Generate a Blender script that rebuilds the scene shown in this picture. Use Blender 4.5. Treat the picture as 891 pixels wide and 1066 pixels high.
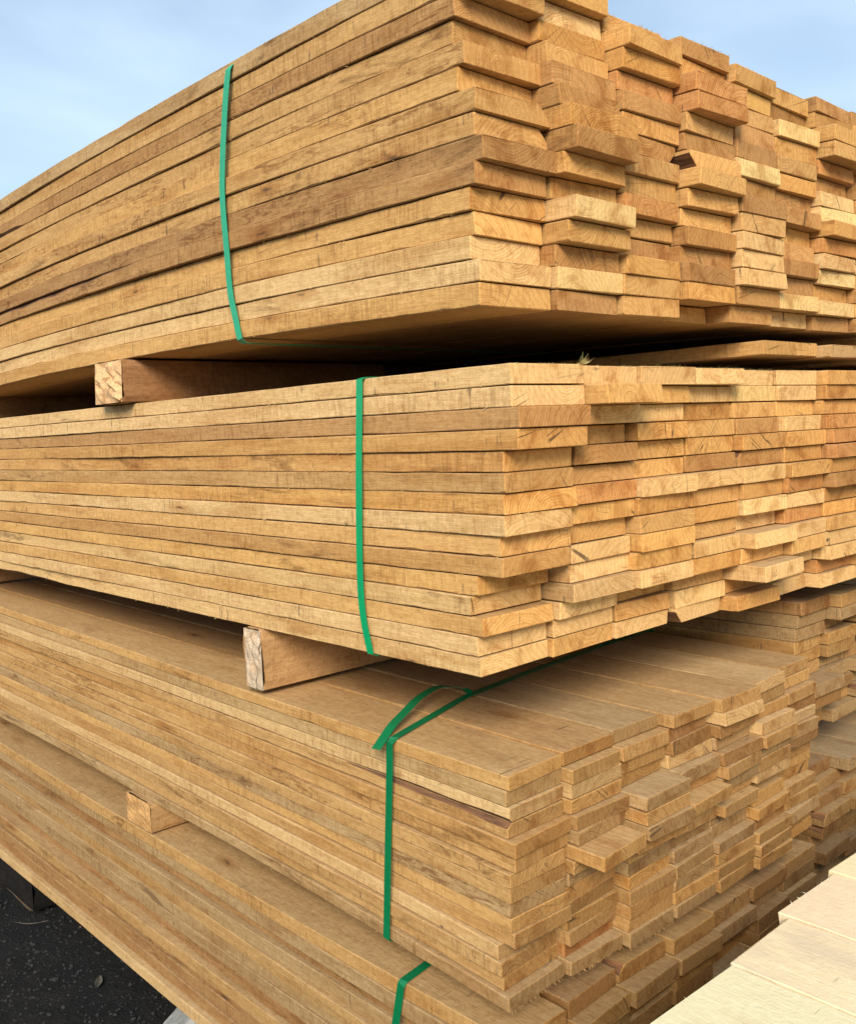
import bpy, math, random
import numpy as np
from mathutils import Vector, Matrix

scene = bpy.context.scene
for o in list(bpy.data.objects):
    bpy.data.objects.remove(o, do_unlink=True)
COL = scene.collection
G = 1.99                       # height of the top of the second bundle above the ground

# ------------------------------------------------------------------ camera
RX = ((0.7366307, -0.0887025, 0.6704528), (-0.6749414, -0.0337287, 0.7371000), (-0.0427691, -0.9954869, -0.0847146))
cam_data = bpy.data.cameras.new('camera')
cam = bpy.data.objects.new('camera', cam_data)
COL.objects.link(cam)
m = Matrix(((RX[0][0], -RX[0][1], -RX[0][2], -1.26843),
            (RX[1][0], -RX[1][1], -RX[1][2], -1.16552),
            (RX[2][0], -RX[2][1], -RX[2][2], -0.11249 + G),
            (0, 0, 0, 1)))
cam.matrix_world = m
cam_data.sensor_fit = 'HORIZONTAL'
cam_data.sensor_width = 36
cam_data.lens = 1005.27 / 891 * 36
cam_data.clip_start = 0.05
cam_data.clip_end = 3000
scene.camera = cam

# ------------------------------------------------------------------ sky and sun
SUN_EL, SUN_AZ = math.radians(31), math.radians(222)      # direction to the sun, azimuth from +X counter-clockwise
world = bpy.data.worlds.new('World')
scene.world = world
world.use_nodes = True
wn, wl = world.node_tree.nodes, world.node_tree.links
wn.clear()
sky = wn.new('ShaderNodeTexSky')
sky.sky_type = 'NISHITA'
sky.sun_disc = False
sky.sun_elevation = SUN_EL
sky.sun_rotation = math.pi / 2 - SUN_AZ
sky.air_density = 1.0
sky.dust_density = 0.6
sky.ozone_density = 1.0
tc = wn.new('ShaderNodeTexCoord')
mp = wn.new('ShaderNodeMapping')
mp.inputs['Scale'].default_value = (1.0, 1.0, 2.2)
mp.inputs['Location'].default_value = (0.35, 0.1, 0.0)
cn = wn.new('ShaderNodeTexNoise')
cn.inputs['Scale'].default_value = 2.4
cn.inputs['Detail'].default_value = 5
cn.inputs['Roughness'].default_value = 0.5
cn.inputs['Distortion'].default_value = 0.4
cr = wn.new('ShaderNodeMapRange')
cr.inputs['From Min'].default_value = 0.36
cr.inputs['From Max'].default_value = 0.66
cr.inputs['To Min'].default_value = 0.30
cr.inputs['To Max'].default_value = 0.80
cm = wn.new('ShaderNodeMix'); cm.data_type = 'RGBA'
cm.inputs['B'].default_value = (5.9, 7.5, 9.1, 1)
bg = wn.new('ShaderNodeBackground')
bg.inputs['Strength'].default_value = 0.115
wo = wn.new('ShaderNodeOutputWorld')
wl.new(tc.outputs['Generated'], mp.inputs['Vector'])
wl.new(mp.outputs['Vector'], cn.inputs['Vector'])
wl.new(cn.outputs['Fac'], cr.inputs['Value'])
wl.new(cr.outputs['Result'], cm.inputs['Factor'])
wl.new(sky.outputs['Color'], cm.inputs['A'])
wl.new(cm.outputs['Result'], bg.inputs['Color'])
wl.new(bg.outputs['Background'], wo.inputs['Surface'])

sun_data = bpy.data.lights.new('sun', 'SUN')
sun_data.energy = 4.2
sun_data.angle = math.radians(26)
sun_data.color = (1.0, 0.93, 0.80)
sun = bpy.data.objects.new('sun', sun_data)
COL.objects.link(sun)
sd = Vector((math.cos(SUN_EL) * math.cos(SUN_AZ), math.cos(SUN_EL) * math.sin(SUN_AZ), math.sin(SUN_EL)))
sun.rotation_euler = sd.to_track_quat('Z', 'Y').to_euler()

scene.view_settings.view_transform = 'Standard'
scene.view_settings.look = 'None'
scene.view_settings.gamma = 1
scene.view_settings.exposure = 0.31
scene.view_settings.use_curve_mapping = False
scene.render.engine = 'CYCLES'
scene.cycles.max_bounces = 6
scene.cycles.diffuse_bounces = 4

# ------------------------------------------------------------------ node helpers
class NT:
    def __init__(s, name):
        s.mat = bpy.data.materials.new(name)
        s.mat.use_nodes = True
        s.n, s.l = s.mat.node_tree.nodes, s.mat.node_tree.links
        s.n.clear()
        s.out = s.n.new('ShaderNodeOutputMaterial')
        s.bsdf = s.n.new('ShaderNodeBsdfPrincipled')
        s.l.new(s.bsdf.outputs[0], s.out.inputs[0])
    def put(s, sock, v):
        if isinstance(v, bpy.types.NodeSocket): s.l.new(v, sock)
        elif v is not None: sock.default_value = v
    def attr(s, name, out='Vector'):
        a = s.n.new('ShaderNodeAttribute'); a.attribute_name = name
        return a.outputs[out]
    def math(s, op, a, b=None, c=None, clamp=False):
        q = s.n.new('ShaderNodeMath'); q.operation = op; q.use_clamp = clamp
        s.put(q.inputs[0], a); s.put(q.inputs[1], b); s.put(q.inputs[2], c)
        return q.outputs[0]
    def vec(s, op, a, b=None):
        q = s.n.new('ShaderNodeVectorMath'); q.operation = op
        s.put(q.inputs[0], a); s.put(q.inputs[1], b)
        return q.outputs['Value'] if op in ('LENGTH', 'DISTANCE', 'DOT_PRODUCT') else q.outputs[0]
    def noise(s, v, scale=1.0, detail=3, rough=0.5, dist=0.0):
        q = s.n.new('ShaderNodeTexNoise')
        s.put(q.inputs['Vector'], v); q.inputs['Scale'].default_value = scale
        q.inputs['Detail'].default_value = detail; q.inputs['Roughness'].default_value = rough
        q.inputs['Distortion'].default_value = dist
        return q.outputs['Fac']
    def voro(s, v, scale=1.0, feature='F1'):
        q = s.n.new('ShaderNodeTexVoronoi'); q.feature = feature
        s.put(q.inputs['Vector'], v); q.inputs['Scale'].default_value = scale
        return q.outputs['Distance']
    def rng(s, v, a, b, c=0.0, d=1.0, smooth=False):
        q = s.n.new('ShaderNodeMapRange')
        if smooth: q.interpolation_type = 'SMOOTHSTEP'
        s.put(q.inputs['Value'], v)
        for k, x in (('From Min', a), ('From Max', b), ('To Min', c), ('To Max', d)): q.inputs[k].default_value = x
        return q.outputs[0]
    def mix(s, f, a, b, blend='MIX'):
        q = s.n.new('ShaderNodeMix'); q.data_type = 'RGBA'; q.blend_type = blend
        s.put(q.inputs['Factor'], f); s.put(q.inputs['A'], a); s.put(q.inputs['B'], b)
        return q.outputs['Result']
    def comb(s, x, y, z):
        q = s.n.new('ShaderNodeCombineXYZ')
        s.put(q.inputs[0], x); s.put(q.inputs[1], y); s.put(q.inputs[2], z)
        return q.outputs[0]
    def sep(s, v):
        q = s.n.new('ShaderNodeSeparateXYZ'); s.put(q.inputs[0], v)
        return q.outputs
    def bump(s, h, strength=0.3, dist=0.002, normal=None):
        q = s.n.new('ShaderNodeBump')
        q.inputs['Strength'].default_value = strength; q.inputs['Distance'].default_value = dist
        s.put(q.inputs['Height'], h); s.put(q.inputs['Normal'], normal)
        return q.outputs[0]

def wood_side(name='sawn_wood', contrast=1.0, stain=0.0, torn=False):
    t = NT(name)
    loc = t.attr('loc'); seed = t.attr('seed', 'Fac'); tint = t.attr('tint', 'Color')
    off = t.comb(t.math('MULTIPLY', seed, 17.3), t.math('MULTIPLY', seed, 31.7), t.math('MULTIPLY', seed, 9.1))
    p = t.vec('ADD', loc, off)
    # long soft grain, running with the board
    gr = t.noise(t.vec('MULTIPLY', p, (40, 3.2, 70)), 1.0, 6, 0.7, 1.3)
    mott = t.noise(t.vec('MULTIPLY', p, (80, 60, 95)), 1.0, 5, 0.72, 0.4)
    grit = t.noise(p, 900, 2, 0.7)
    fine = t.noise(t.vec('MULTIPLY', p, (260, 22, 380)), 1.0, 3, 0.65)
    blot = t.noise(t.vec('MULTIPLY', p, (6, 2.2, 12)), 1.0, 4, 0.6, 0.5)
    fleck = t.noise(t.vec('MULTIPLY', p, (60, 45, 130)), 1.0, 3, 0.7)
    # saw marks across the board
    saw = t.noise(t.vec('MULTIPLY', p, (24, 210, 20)), 1.0, 3, 0.65)
    sawc = t.noise(t.vec('MULTIPLY', p, (14, 66, 13)), 1.0, 3, 0.65)
    sawm = t.rng(t.noise(t.vec('MULTIPLY', p, (6, 3.3, 9)), 1.0, 3, 0.5), 0.4, 0.62, 0.15, 1.0, True)
    nz = t.math('ABSOLUTE', t.sep(t.n.new('ShaderNodeNewGeometry').outputs['Normal'])[2])
    edge = t.rng(nz, 0.5, 0.8, 1.0, 0.12)              # saw marks show on the narrow edges, the wide faces are smoother and dusty
    tint = t.mix(t.math('MULTIPLY', t.math('SUBTRACT', 1.0, edge), 0.42 * (1 if contrast == 1 else 0)), tint, (0.43, 0.325, 0.205, 1))
    col = t.mix(t.rng(gr, 0.3, 0.72, 0.0, 0.6 * contrast), tint, t.mix(1.0, tint, (0.70, 0.60, 0.46, 1), 'MULTIPLY'))
    col = t.mix(t.math('MULTIPLY', t.rng(blot, 0.46, 0.72, 0.0, 0.7 * contrast, True), t.math('MULTIPLY_ADD', edge, 0.6, 0.4)), col, t.mix(1.0, col, (0.72, 0.58, 0.42, 1), 'MULTIPLY'))
    col = t.mix(t.rng(blot, 0.28, 0.46, 0.42 * contrast, 0.0, True), col, t.mix(1.0, col, (1.16, 1.17, 1.2, 1), 'MULTIPLY'))
    col = t.mix(t.rng(mott, 0.46, 0.72, 0.0, 0.6 * contrast), col, t.mix(1.0, col, (0.66, 0.54, 0.38, 1), 'MULTIPLY'))
    col = t.mix(t.rng(mott, 0.28, 0.46, 0.6 * contrast, 0.0), col, t.mix(1.0, col, (1.18, 1.2, 1.22, 1), 'MULTIPLY'))
    col = t.mix(t.rng(grit, 0.3, 0.6, 0.35 * contrast, 0), col, t.mix(1.0, col, (0.6, 0.5, 0.38, 1), 'MULTIPLY'))
    col = t.mix(t.rng(fine, 0.42, 0.7, 0.0, 0.45 * contrast), col, t.mix(1.0, col, (0.62, 0.52, 0.4, 1), 'MULTIPLY'))
    sw = t.math('MULTIPLY', t.math('ADD', t.rng(saw, 0.48, 0.66, 0, 0.7), t.rng(sawc, 0.52, 0.70, 0, 0.6)), sawm)
    col = t.mix(t.math('MULTIPLY', t.math('MULTIPLY', sw, edge), 0.72 * contrast, clamp=True), col, t.mix(1.0, col, (0.5, 0.40, 0.31, 1), 'MULTIPLY'))
    col = t.mix(t.rng(fleck, 0.6, 0.75, 0.0, 0.45 * contrast), col, t.mix(1.0, col, (1.3, 1.32, 1.35, 1), 'MULTIPLY'))
    # mineral stains: dark smudges with a shape of their own
    st = t.noise(t.vec('MULTIPLY', p, (14, 4.2, 24)), 1.0, 5, 0.68, 0.8)
    st2 = t.noise(t.vec('MULTIPLY', p, (4, 1.3, 8)), 1.0, 2, 0.5)
    stm = t.math('MULTIPLY', t.rng(st, 0.50, 0.68, 0, 1, True), t.rng(st2, 0.50, 0.63, 0, 1, True))
    col = t.mix(t.math('MULTIPLY', t.math('MULTIPLY', stm, t.math('MULTIPLY_ADD', edge, 0.75, 0.25)), 0.7 * contrast), col, t.mix(1.0, col, (0.30, 0.24, 0.2, 1), 'MULTIPLY'))
    # short dark ticks left by the saw and by checks
    tick = t.noise(t.vec('MULTIPLY', p, (12, 140, 14)), 1.0, 1, 0.4)
    tm = t.noise(t.vec('MULTIPLY', p, (8, 6, 20)), 1.0, 2, 0.5)
    col = t.mix(t.math('MULTIPLY', t.rng(tick, 0.66, 0.72, 0, 0.75), t.rng(tm, 0.58, 0.66)), col, (0.09, 0.06, 0.04, 1))
    # knots
    kv = t.vec('MULTIPLY', p, (7.0, 2.1, 9.0))
    kd = t.voro(t.vec('ADD', kv, t.vec('SCALE', t.comb(gr, gr, blot), None)), 1.0)
    for n in t.n:
        if n.type == 'VECT_MATH' and n.operation == 'SCALE': n.inputs['Scale'].default_value = 0.25
    kh = t.rng(kd, 0.05, 0.20, 0.8, 0.0, True)
    kc = t.rng(kd, 0.02, 0.06, 0.75, 0.0, True)
    col = t.mix(t.math('MULTIPLY', kh, 0.7 * contrast), col, t.mix(1.0, col, (0.62, 0.43, 0.27, 1), 'MULTIPLY'))
    col = t.mix(t.math('MULTIPLY', kc, contrast, clamp=True), col, (0.055, 0.032, 0.018, 1))
    if torn:            # rough torn grain and brown mineral streaks, running with the board
        tn = t.noise(t.vec('MULTIPLY', p, (30, 13, 75)), 1.0, 6, 0.75, 1.6)
        tz = t.noise(t.vec('MULTIPLY', p, (5, 2.0, 12)), 1.0, 3, 0.55)
        tmk = t.math('MULTIPLY', t.rng(tn, 0.47, 0.62, 0, 1, True), t.rng(tz, 0.46, 0.60, 0, 1, True))
        col = t.mix(t.math('MULTIPLY', tmk, 0.8), col, t.mix(1.0, col, (0.46, 0.33, 0.24, 1), 'MULTIPLY'))
    if stain:
        sm = t.rng(t.noise(t.vec('MULTIPLY', p, (9, 2.6, 3)), 1.0, 4, 0.6, 0.3), 0.4, 0.6, 0, stain, True)
        col = t.mix(sm, col, (0.60, 0.47, 0.32, 1))
    t.put(t.bsdf.inputs['Base Color'], col)
    t.bsdf.inputs['Roughness'].default_value = 0.82
    t.bsdf.inputs['Specular IOR Level'].default_value = 0.22
    h = t.math('ADD', t.math('ADD', t.math('MULTIPLY', mott, 1.2), t.math('MULTIPLY', fine, 0.7)), t.math('ADD', t.math('MULTIPLY', t.math('MULTIPLY', saw, edge), 0.8), t.math('MULTIPLY', gr, 0.6)))
    h = t.math('SUBTRACT', h, t.math('MULTIPLY', kc, 0.6))
    t.put(t.bsdf.inputs['Normal'], t.bump(h, 0.6, 0.002))
    return t.mat

def wood_end(name='end_grain'):
    t = NT(name)
    loc = t.attr('loc'); seed = t.attr('seed', 'Fac'); tint = t.attr('tint', 'Color')
    def rnd(k):
        return t.math('FRACT', t.math('MULTIPLY', t.math('SINE', t.math('MULTIPLY', seed, 12.9898 * k)), 437.585))
    off = t.comb(t.math('MULTIPLY', seed, 5.3), t.math('MULTIPLY', seed, 3.7), t.math('MULTIPLY', seed, 9.1))
    p = t.vec('ADD', loc, off)
    x, y, z = t.sep(loc)
    cx = t.math('SUBTRACT', x, t.math('MULTIPLY_ADD', rnd(1.0), 0.26, -0.03))
    cz = t.math('SUBTRACT', z, t.math('MULTIPLY_ADD', rnd(2.3), 0.24, -0.11))
    warp = t.noise(p, 22, 3, 0.55)
    d = t.math('SQRT', t.math('ADD', t.math('POWER', cx, 2), t.math('POWER', cz, 2)))
    d = t.math('ADD', d, t.math('MULTIPLY', warp, 0.026))
    dens = t.math('MULTIPLY_ADD', rnd(4.7), 0.8, 0.7)
    ring = t.math('SINE', t.math('MULTIPLY', t.math('MULTIPLY', d, dens), 1050))
    ringb = t.math('SINE', t.math('MULTIPLY', t.math('MULTIPLY', d, dens), 390))
    ang = t.math('ARCTAN2', cz, cx)
    ray = t.noise(t.comb(t.math('MULTIPLY', ang, 34), t.math('MULTIPLY', d, 9), seed), 1.0, 3, 0.6)
    blot = t.noise(p, 14, 4, 0.6, 0.6)
    grit = t.noise(p, 420, 3, 0.7); fleck = t.noise(p, 110, 4, 0.7)
    sawn = t.noise(t.vec('MULTIPLY', p, (260, 1, 22)), 1.0, 2, 0.5)
    col = t.mix(1.0, tint, (1.0, 0.93, 0.84, 1), 'MULTIPLY')
    bt = rnd(3.1)
    col = t.mix(t.math('MULTIPLY', bt, 0.34), col, t.mix(1.0, col, (0.62, 0.50, 0.36, 1), 'MULTIPLY'))
    col = t.mix(t.math('MULTIPLY', t.rng(ring, -0.6, 1, 0.0, 1.0), t.rng(warp, 0.35, 0.65, 0.55, 0.2)), col, t.mix(1.0, col, (0.66, 0.54, 0.40, 1), 'MULTIPLY'))
    col = t.mix(t.rng(ringb, 0.0, 1, 0.0, 0.30), col, t.mix(1.0, col, (0.66, 0.54, 0.40, 1), 'MULTIPLY'))
    col = t.mix(t.rng(ray, 0.5, 0.75, 0.0, 0.55), col, t.mix(1.0, col, (1.22, 1.22, 1.22, 1), 'MULTIPLY'))
    col = t.mix(t.rng(blot, 0.47, 0.70, 0.0, 0.7, True), col, t.mix(1.0, col, (0.58, 0.42, 0.27, 1), 'MULTIPLY'))
    col = t.mix(t.rng(sawn, 0.5, 0.72, 0.0, 0.3), col, t.mix(1.0, col, (0.6, 0.5, 0.4, 1), 'MULTIPLY'))
    col = t.mix(t.rng(grit, 0.35, 0.7, 0.25, 0.0), col, t.mix(1.0, col, (0.6, 0.52, 0.42, 1), 'MULTIPLY'))
    col = t.mix(t.rng(fleck, 0.5, 0.75, 0.0, 0.45), col, t.mix(1.0, col, (0.62, 0.48, 0.34, 1), 'MULTIPLY'))
    col = t.mix(t.rng(fleck, 0.25, 0.46, 0.5, 0.0), col, t.mix(1.0, col, (1.2, 1.22, 1.24, 1), 'MULTIPLY'))
    # drying checks: thin radial cracks
    an = t.math('ADD', t.math('MULTIPLY', ang, 4.0), t.math('MULTIPLY', seed, 3.3))
    cw = t.noise(t.comb(an, t.math('MULTIPLY', d, 1.2), t.math('MULTIPLY', seed, 2.0)), 1.0, 1, 0.5)
    ck = t.rng(t.math('ABSOLUTE', t.math('SUBTRACT', cw, 0.5)), 0.0025, 0.008, 1, 0)
    cmask = t.rng(t.noise(p, 11, 1, 0.5), 0.54, 0.60, 0, 1)
    crack = t.math('MULTIPLY', ck, cmask)
    col = t.mix(t.math('MULTIPLY', crack, 0.8), col, (0.06, 0.035, 0.02, 1))
    t.put(t.bsdf.inputs['Base Color'], col)
    t.bsdf.inputs['Roughness'].default_value = 0.9
    t.bsdf.inputs['Specular IOR Level'].default_value = 0.15
    h = t.math('ADD', t.math('MULTIPLY', grit, 0.6), t.math('ADD', t.math('MULTIPLY', sawn, 0.6), t.math('MULTIPLY', ring, 0.15)))
    h = t.math('SUBTRACT', h, t.math('MULTIPLY', crack, 1.5))
    t.put(t.bsdf.inputs['Normal'], t.bump(h, 0.5, 0.0018))
    return t.mat

def wood_bark(name='bark_edge'):
    t = NT(name)
    p = t.attr('loc')
    n = t.noise(t.vec('MULTIPLY', p, (60, 8, 80)), 1.0, 5, 0.65, 0.6)
    t.put(t.bsdf.inputs['Base Color'], t.mix(t.rng(n, 0.35, 0.68), (0.05, 0.022, 0.010, 1), (0.26, 0.115, 0.045, 1)))
    t.bsdf.inputs['Roughness'].default_value = 0.9
    t.put(t.bsdf.inputs['Normal'], t.bump(n, 0.8, 0.004))
    return t.mat

SIDE, END, BARK = wood_side(), wood_end(), wood_bark()
SIDE_STAIN = wood_side('stained_pale_wood', 0.35, 0.8)
SIDE_TORN = wood_side('torn_wood', torn=True)
SIDE_PALE = wood_side('pale_wood', 0.30)
WM = [SIDE, END, BARK]

def plastic(name, col, rough=0.38):
    t = NT(name)
    g = t.n.new('ShaderNodeNewGeometry').outputs['Position']
    n = t.noise(g, 60, 3, 0.6)
    t.put(t.bsdf.inputs['Base Color'], t.mix(t.rng(n, 0.3, 0.7, 0, 0.5), col, tuple(c * 0.72 for c in col[:3]) + (1,)))
    t.bsdf.inputs['Roughness'].default_value = rough
    t.put(t.bsdf.inputs['Normal'], t.bump(t.voro(g, 380), 0.25, 0.0006))
    return t.mat
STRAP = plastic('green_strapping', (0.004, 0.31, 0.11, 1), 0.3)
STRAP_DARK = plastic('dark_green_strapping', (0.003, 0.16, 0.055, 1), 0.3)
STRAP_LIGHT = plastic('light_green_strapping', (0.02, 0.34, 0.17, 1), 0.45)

def gravel_mat():
    t = NT('dark_gravel')
    g = t.n.new('ShaderNodeNewGeometry').outputs['Position']
    a = t.noise(g, 1.3, 4, 0.6); b = t.voro(g, 75); c = t.noise(g, 190, 4, 0.7); e = t.noise(g, 9, 4, 0.65)
    col = t.mix(t.rng(a, 0.3, 0.7), (0.006, 0.006, 0.006, 1), (0.014, 0.0135, 0.013, 1))
    col = t.mix(t.rng(e, 0.45, 0.7, 0, 0.6), col, (0.022, 0.019, 0.015, 1))
    col = t.mix(t.rng(c, 0.62, 0.78, 0, 0.55), col, (0.06, 0.057, 0.052, 1))
    t.put(t.bsdf.inputs['Base Color'], col)
    t.bsdf.inputs['Roughness'].default_value = 0.95
    t.bsdf.inputs['Specular IOR Level'].default_value = 0.2
    h = t.math('ADD', t.math('MULTIPLY', b, 0.8), t.math('ADD', c, t.math('MULTIPLY', e, 3.0)))
    t.put(t.bsdf.inputs['Normal'], t.bump(h, 0.9, 0.012))
    return t.mat

def simple(name, c1, c2, scale=30, rough=0.9, bump=0.5, bd=0.004):
    t = NT(name)
    g = t.n.new('ShaderNodeNewGeometry').outputs['Position']
    n = t.noise(g, scale, 5, 0.65, 0.3)
    t.put(t.bsdf.inputs['Base Color'], t.mix(t.rng(n, 0.32, 0.68), c1 + (1,), c2 + (1,)))
    t.bsdf.inputs['Roughness'].default_value = rough
    t.put(t.bsdf.inputs['Normal'], t.bump(n, bump, bd))
    return t.mat

# ------------------------------------------------------------------ mesh helpers
def tag(o, label=None, cat=None, group=None, kind=None):
    if label: o['label'] = label
    if cat: o['category'] = cat
    if group: o['group'] = group
    if kind: o['kind'] = kind
    return o

def link(name, me, parent=None):
    o = bpy.data.objects.new(name, me)
    COL.objects.link(o)
    if parent: o.parent = parent
    return o

class Buf:
    """collects verts (with board-local coordinates), faces, material slots, tints and seeds"""
    def __init__(s):
        s.v, s.loc, s.f, s.mi, s.tint, s.seed = [], [], [], [], [], []
    def mesh(s, name, mats, smooth=False):
        me = bpy.data.meshes.new(name)
        me.from_pydata(s.v, [], s.f)
        for mm in mats: me.materials.append(mm)
        me.polygons.foreach_set('material_index', s.mi)
        if smooth: me.polygons.foreach_set('use_smooth', [True] * len(s.f))
        a = me.attributes.new('loc', 'FLOAT_VECTOR', 'POINT'); a.data.foreach_set('vector', np.array(s.loc, 'f').ravel())
        a = me.attributes.new('tint', 'FLOAT_COLOR', 'POINT'); a.data.foreach_set('color', np.array([tuple(t) + (1.0,) for t in s.tint], 'f').ravel())
        a = me.attributes.new('seed', 'FLOAT', 'POINT'); a.data.foreach_set('value', np.array(s.seed, 'f'))
        me.update()
        return me

def stations(length, fine):
    st = [0.0, 0.0016]
    y, step = 0.0016, 0.014 if fine else 0.15
    while y < length - 0.08:
        y += step
        step = min(step * 1.16, 0.065 if fine else 0.5)
        st.append(min(y, length))
    if st[-1] < length: st.append(length)
    return st

def put_board(B, org, x0, w, y0, length, zb, zt, tint, rnd, fine=True, wob=0.003, wane=None, skew=0.0042, hairs=(), mi_side=0, bow=0.0, endk=1.0, fuzz=0):
    """One sawn board running along +Y.  zb(y), zt(y) are the heights of its two faces.  org is the object's origin."""
    seed = rnd.uniform(0, 20)
    ph = [rnd.uniform(0, 6.28) for _ in range(8)]
    sk, skz = rnd.uniform(-skew, skew), rnd.uniform(-skew, skew) * 0.4
    base = len(B.v)
    st = stations(length, fine)
    z0 = zb(y0)
    th0 = zt(y0) - z0
    r0 = 0.0011
    bark_rows = set()
    for i, s in enumerate(st):
        y = y0 + s
        zl, zh = zb(y), zt(y)
        lx = wob * (0.6 * math.sin(y * 1.7 + ph[0]) + 0.4 * math.sin(y * 4.3 + ph[1])) + bow * math.sin(y * 1.05 + ph[6])
        rx = wob * (0.6 * math.sin(y * 1.9 + ph[2]) + 0.4 * math.sin(y * 5.1 + ph[3]))
        rr = []
        for c in range(4):
            r = r0 + abs(rnd.gauss(0, 0.0006))
            if rnd.random() < (0.08 if fine else 0.05): r += rnd.uniform(0.0006, 0.0026)
            rr.append(r)
        if wane:                       # (corner, centre, half length, depth): bark edge where the log's outside shows
            c, yc, hl, dp = wane
            k = max(0.0, 1 - ((y - yc) / hl) ** 2)
            if k > 0:
                rr[c] = max(rr[c], min(dp * k ** 0.7 * (1 + 0.2 * math.sin(y * 23)), (zh - zl) * 0.93))
                bark_rows.add(i)
        if i == 0: inset = 0.0013
        else: inset = 0.0
        X0, X1 = x0 + lx + inset, x0 + w + rx - inset
        Z0, Z1 = zl + inset + 0.0005 * math.sin(y * 5 + ph[4]) + 0.0003 * math.sin(y * 31 + ph[5]), zh - inset + 0.0005 * math.sin(y * 4.4 + ph[5]) + 0.0003 * math.sin(y * 27 + ph[4])
        # corners: 0 left-bottom 1 right-bottom 2 right-top 3 left-top
        ring = [(X0, Z0 + rr[0]), (X0 + rr[0], Z0), (X1 - rr[1], Z0), (X1, Z0 + rr[1]),
                (X1, Z1 - rr[2]), (X1 - rr[2], Z1), (X0 + rr[3], Z1), (X0, Z1 - rr[3])]
        for k, (x, z) in enumerate(ring):
            yy = y
            if i < 2:
                yy += sk * ((x - x0) / w - 0.5) * 2 + skz * ((z - zl) / max(1e-4, zh - zl) - 0.5) * 2
                yy += rnd.gauss(0, 0.0005)
            B.v.append((x - org[0], yy - org[1], z + G - org[2]))
            B.loc.append((x - x0, yy - y0, z - zl))
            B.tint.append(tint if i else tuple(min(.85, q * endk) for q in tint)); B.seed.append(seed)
    n = len(st)
    for i in range(n - 1):
        a, b = base + i * 8, base + (i + 1) * 8
        for k in range(8):
            k2 = (k + 1) % 8
            B.f.append((a + k, b + k, b + k2, a + k2))
            bark = False
            if wane and i in bark_rows and i + 1 in bark_rows:
                bark = k == {0: 0, 1: 2, 2: 4, 3: 6}[wane[0]]
            B.mi.append(1 if i == 0 else (2 if bark else mi_side))
    B.f.append(tuple(base + k for k in range(8))); B.mi.append(1)
    e = base + (n - 1) * 8
    B.f.append(tuple(e + k for k in reversed(range(8)))); B.mi.append(1)
    for _ in range(fuzz):               # slivers standing off the long lower and upper edges
        y = y0 + abs(rnd.gauss(0, 1.3)); top = rnd.random() < .4
        if y > y0 + length: continue
        L = rnd.uniform(.003, .012); a = Vector((x0 - .0005, y, (zt(y) - .001) if top else (zb(y) + .001)))
        dirv = Vector((-rnd.uniform(.2, .8), rnd.choice((-1, 1)) * rnd.uniform(.5, 1.4), rnd.uniform(-.6, .3))).normalized()
        b1 = a + dirv * L; wv = Vector((0, rnd.uniform(.0006, .0016), 0)); q = len(B.v)
        for pp in (a - wv, a + wv, b1, a + Vector((-.0004, 0, -.0012))):
            B.v.append((pp.x - org[0], pp.y - org[1], pp.z + G - org[2])); B.loc.append((0.01, 0.01, 0.01)); B.tint.append(tuple(min(.8, c * 1.2) for c in tint)); B.seed.append(seed)
        for tri in ((0, 1, 2), (1, 3, 2), (3, 0, 2)): B.f.append(tuple(q + k for k in tri)); B.mi.append(0)
    # torn fibres on the sawn end: thin curved slivers
    for kind, cnt, ln in hairs:
        for _ in range(cnt):
            x = x0 + w * rnd.random()
            if kind == 'corner': x = x0 + w * (0.93 + 0.08 * rnd.random())
            top = kind in ('top', 'corner')
            z = (zt(y0) - 0.001) if top else (zb(y0) + 0.001)
            L = ln * rnd.uniform(0.35, 1.2)
            dx, dy, dz = rnd.gauss(0, 0.45), -rnd.uniform(0.25, 1.0), (rnd.uniform(0.2, 1.1) if top else -rnd.uniform(0.3, 1.2))
            v = Vector((dx, dy, dz)).normalized() * L
            wd = rnd.uniform(0.0003, 0.0008)
            p0 = Vector((x, y0 + 0.002 + sk * ((x - x0) / w - 0.5) * 2, z)); p1 = p0 + v * 0.55 + Vector((rnd.gauss(0, .1) * L, 0, 0)); p2 = p0 + v
            q = len(B.v)
            for pp, ww in ((p0, wd), (p1, wd * 0.7), (p2, wd * 0.1)):
                for ox, oz in ((-ww, 0), (ww, 0), (0, ww * 1.3)):
                    B.v.append((pp.x + ox - org[0], pp.y - org[1], pp.z + oz + G - org[2]))
                    B.loc.append((0.01, 0.01, 0.01)); B.tint.append(tuple(min(0.85, c * 1.5) for c in tint)); B.seed.append(seed)
            for s in (0, 3):
                for a in range(3):
                    b = (a + 1) % 3
                    B.f.append((q + s + a, q + s + b, q + s + 3 + b, q + s + 3 + a)); B.mi.append(0)

ORD = ['first', 'second', 'third', 'fourth', 'fifth', 'sixth', 'seventh', 'eighth', 'ninth', 'tenth', 'eleventh', 'twelfth', 'thirteenth', 'fourteenth', 'fifteenth']
PAL = {   # name of the look -> base colour
    'golden': (0.68, 0.410, 0.155), 'honey': (0.62, 0.355, 0.128), 'pale': (0.76, 0.520, 0.250),
    'tan': (0.61, 0.375, 0.150), 'brown': (0.48, 0.275, 0.110), 'greyish': (0.55, 0.370, 0.180), 'orange': (0.60, 0.315, 0.125)}
def pick(rnd, weights):
    names = list(weights)
    nm = rnd.choices(names, [weights[k] for k in names])[0]
    c = PAL[nm]; j = rnd.uniform(0.91, 1.10); h = rnd.uniform(-0.03, 0.03)
    return nm, (c[0] * j * (1 + h * 0.3), c[1] * j, c[2] * j * (1 - h * 2))

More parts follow.
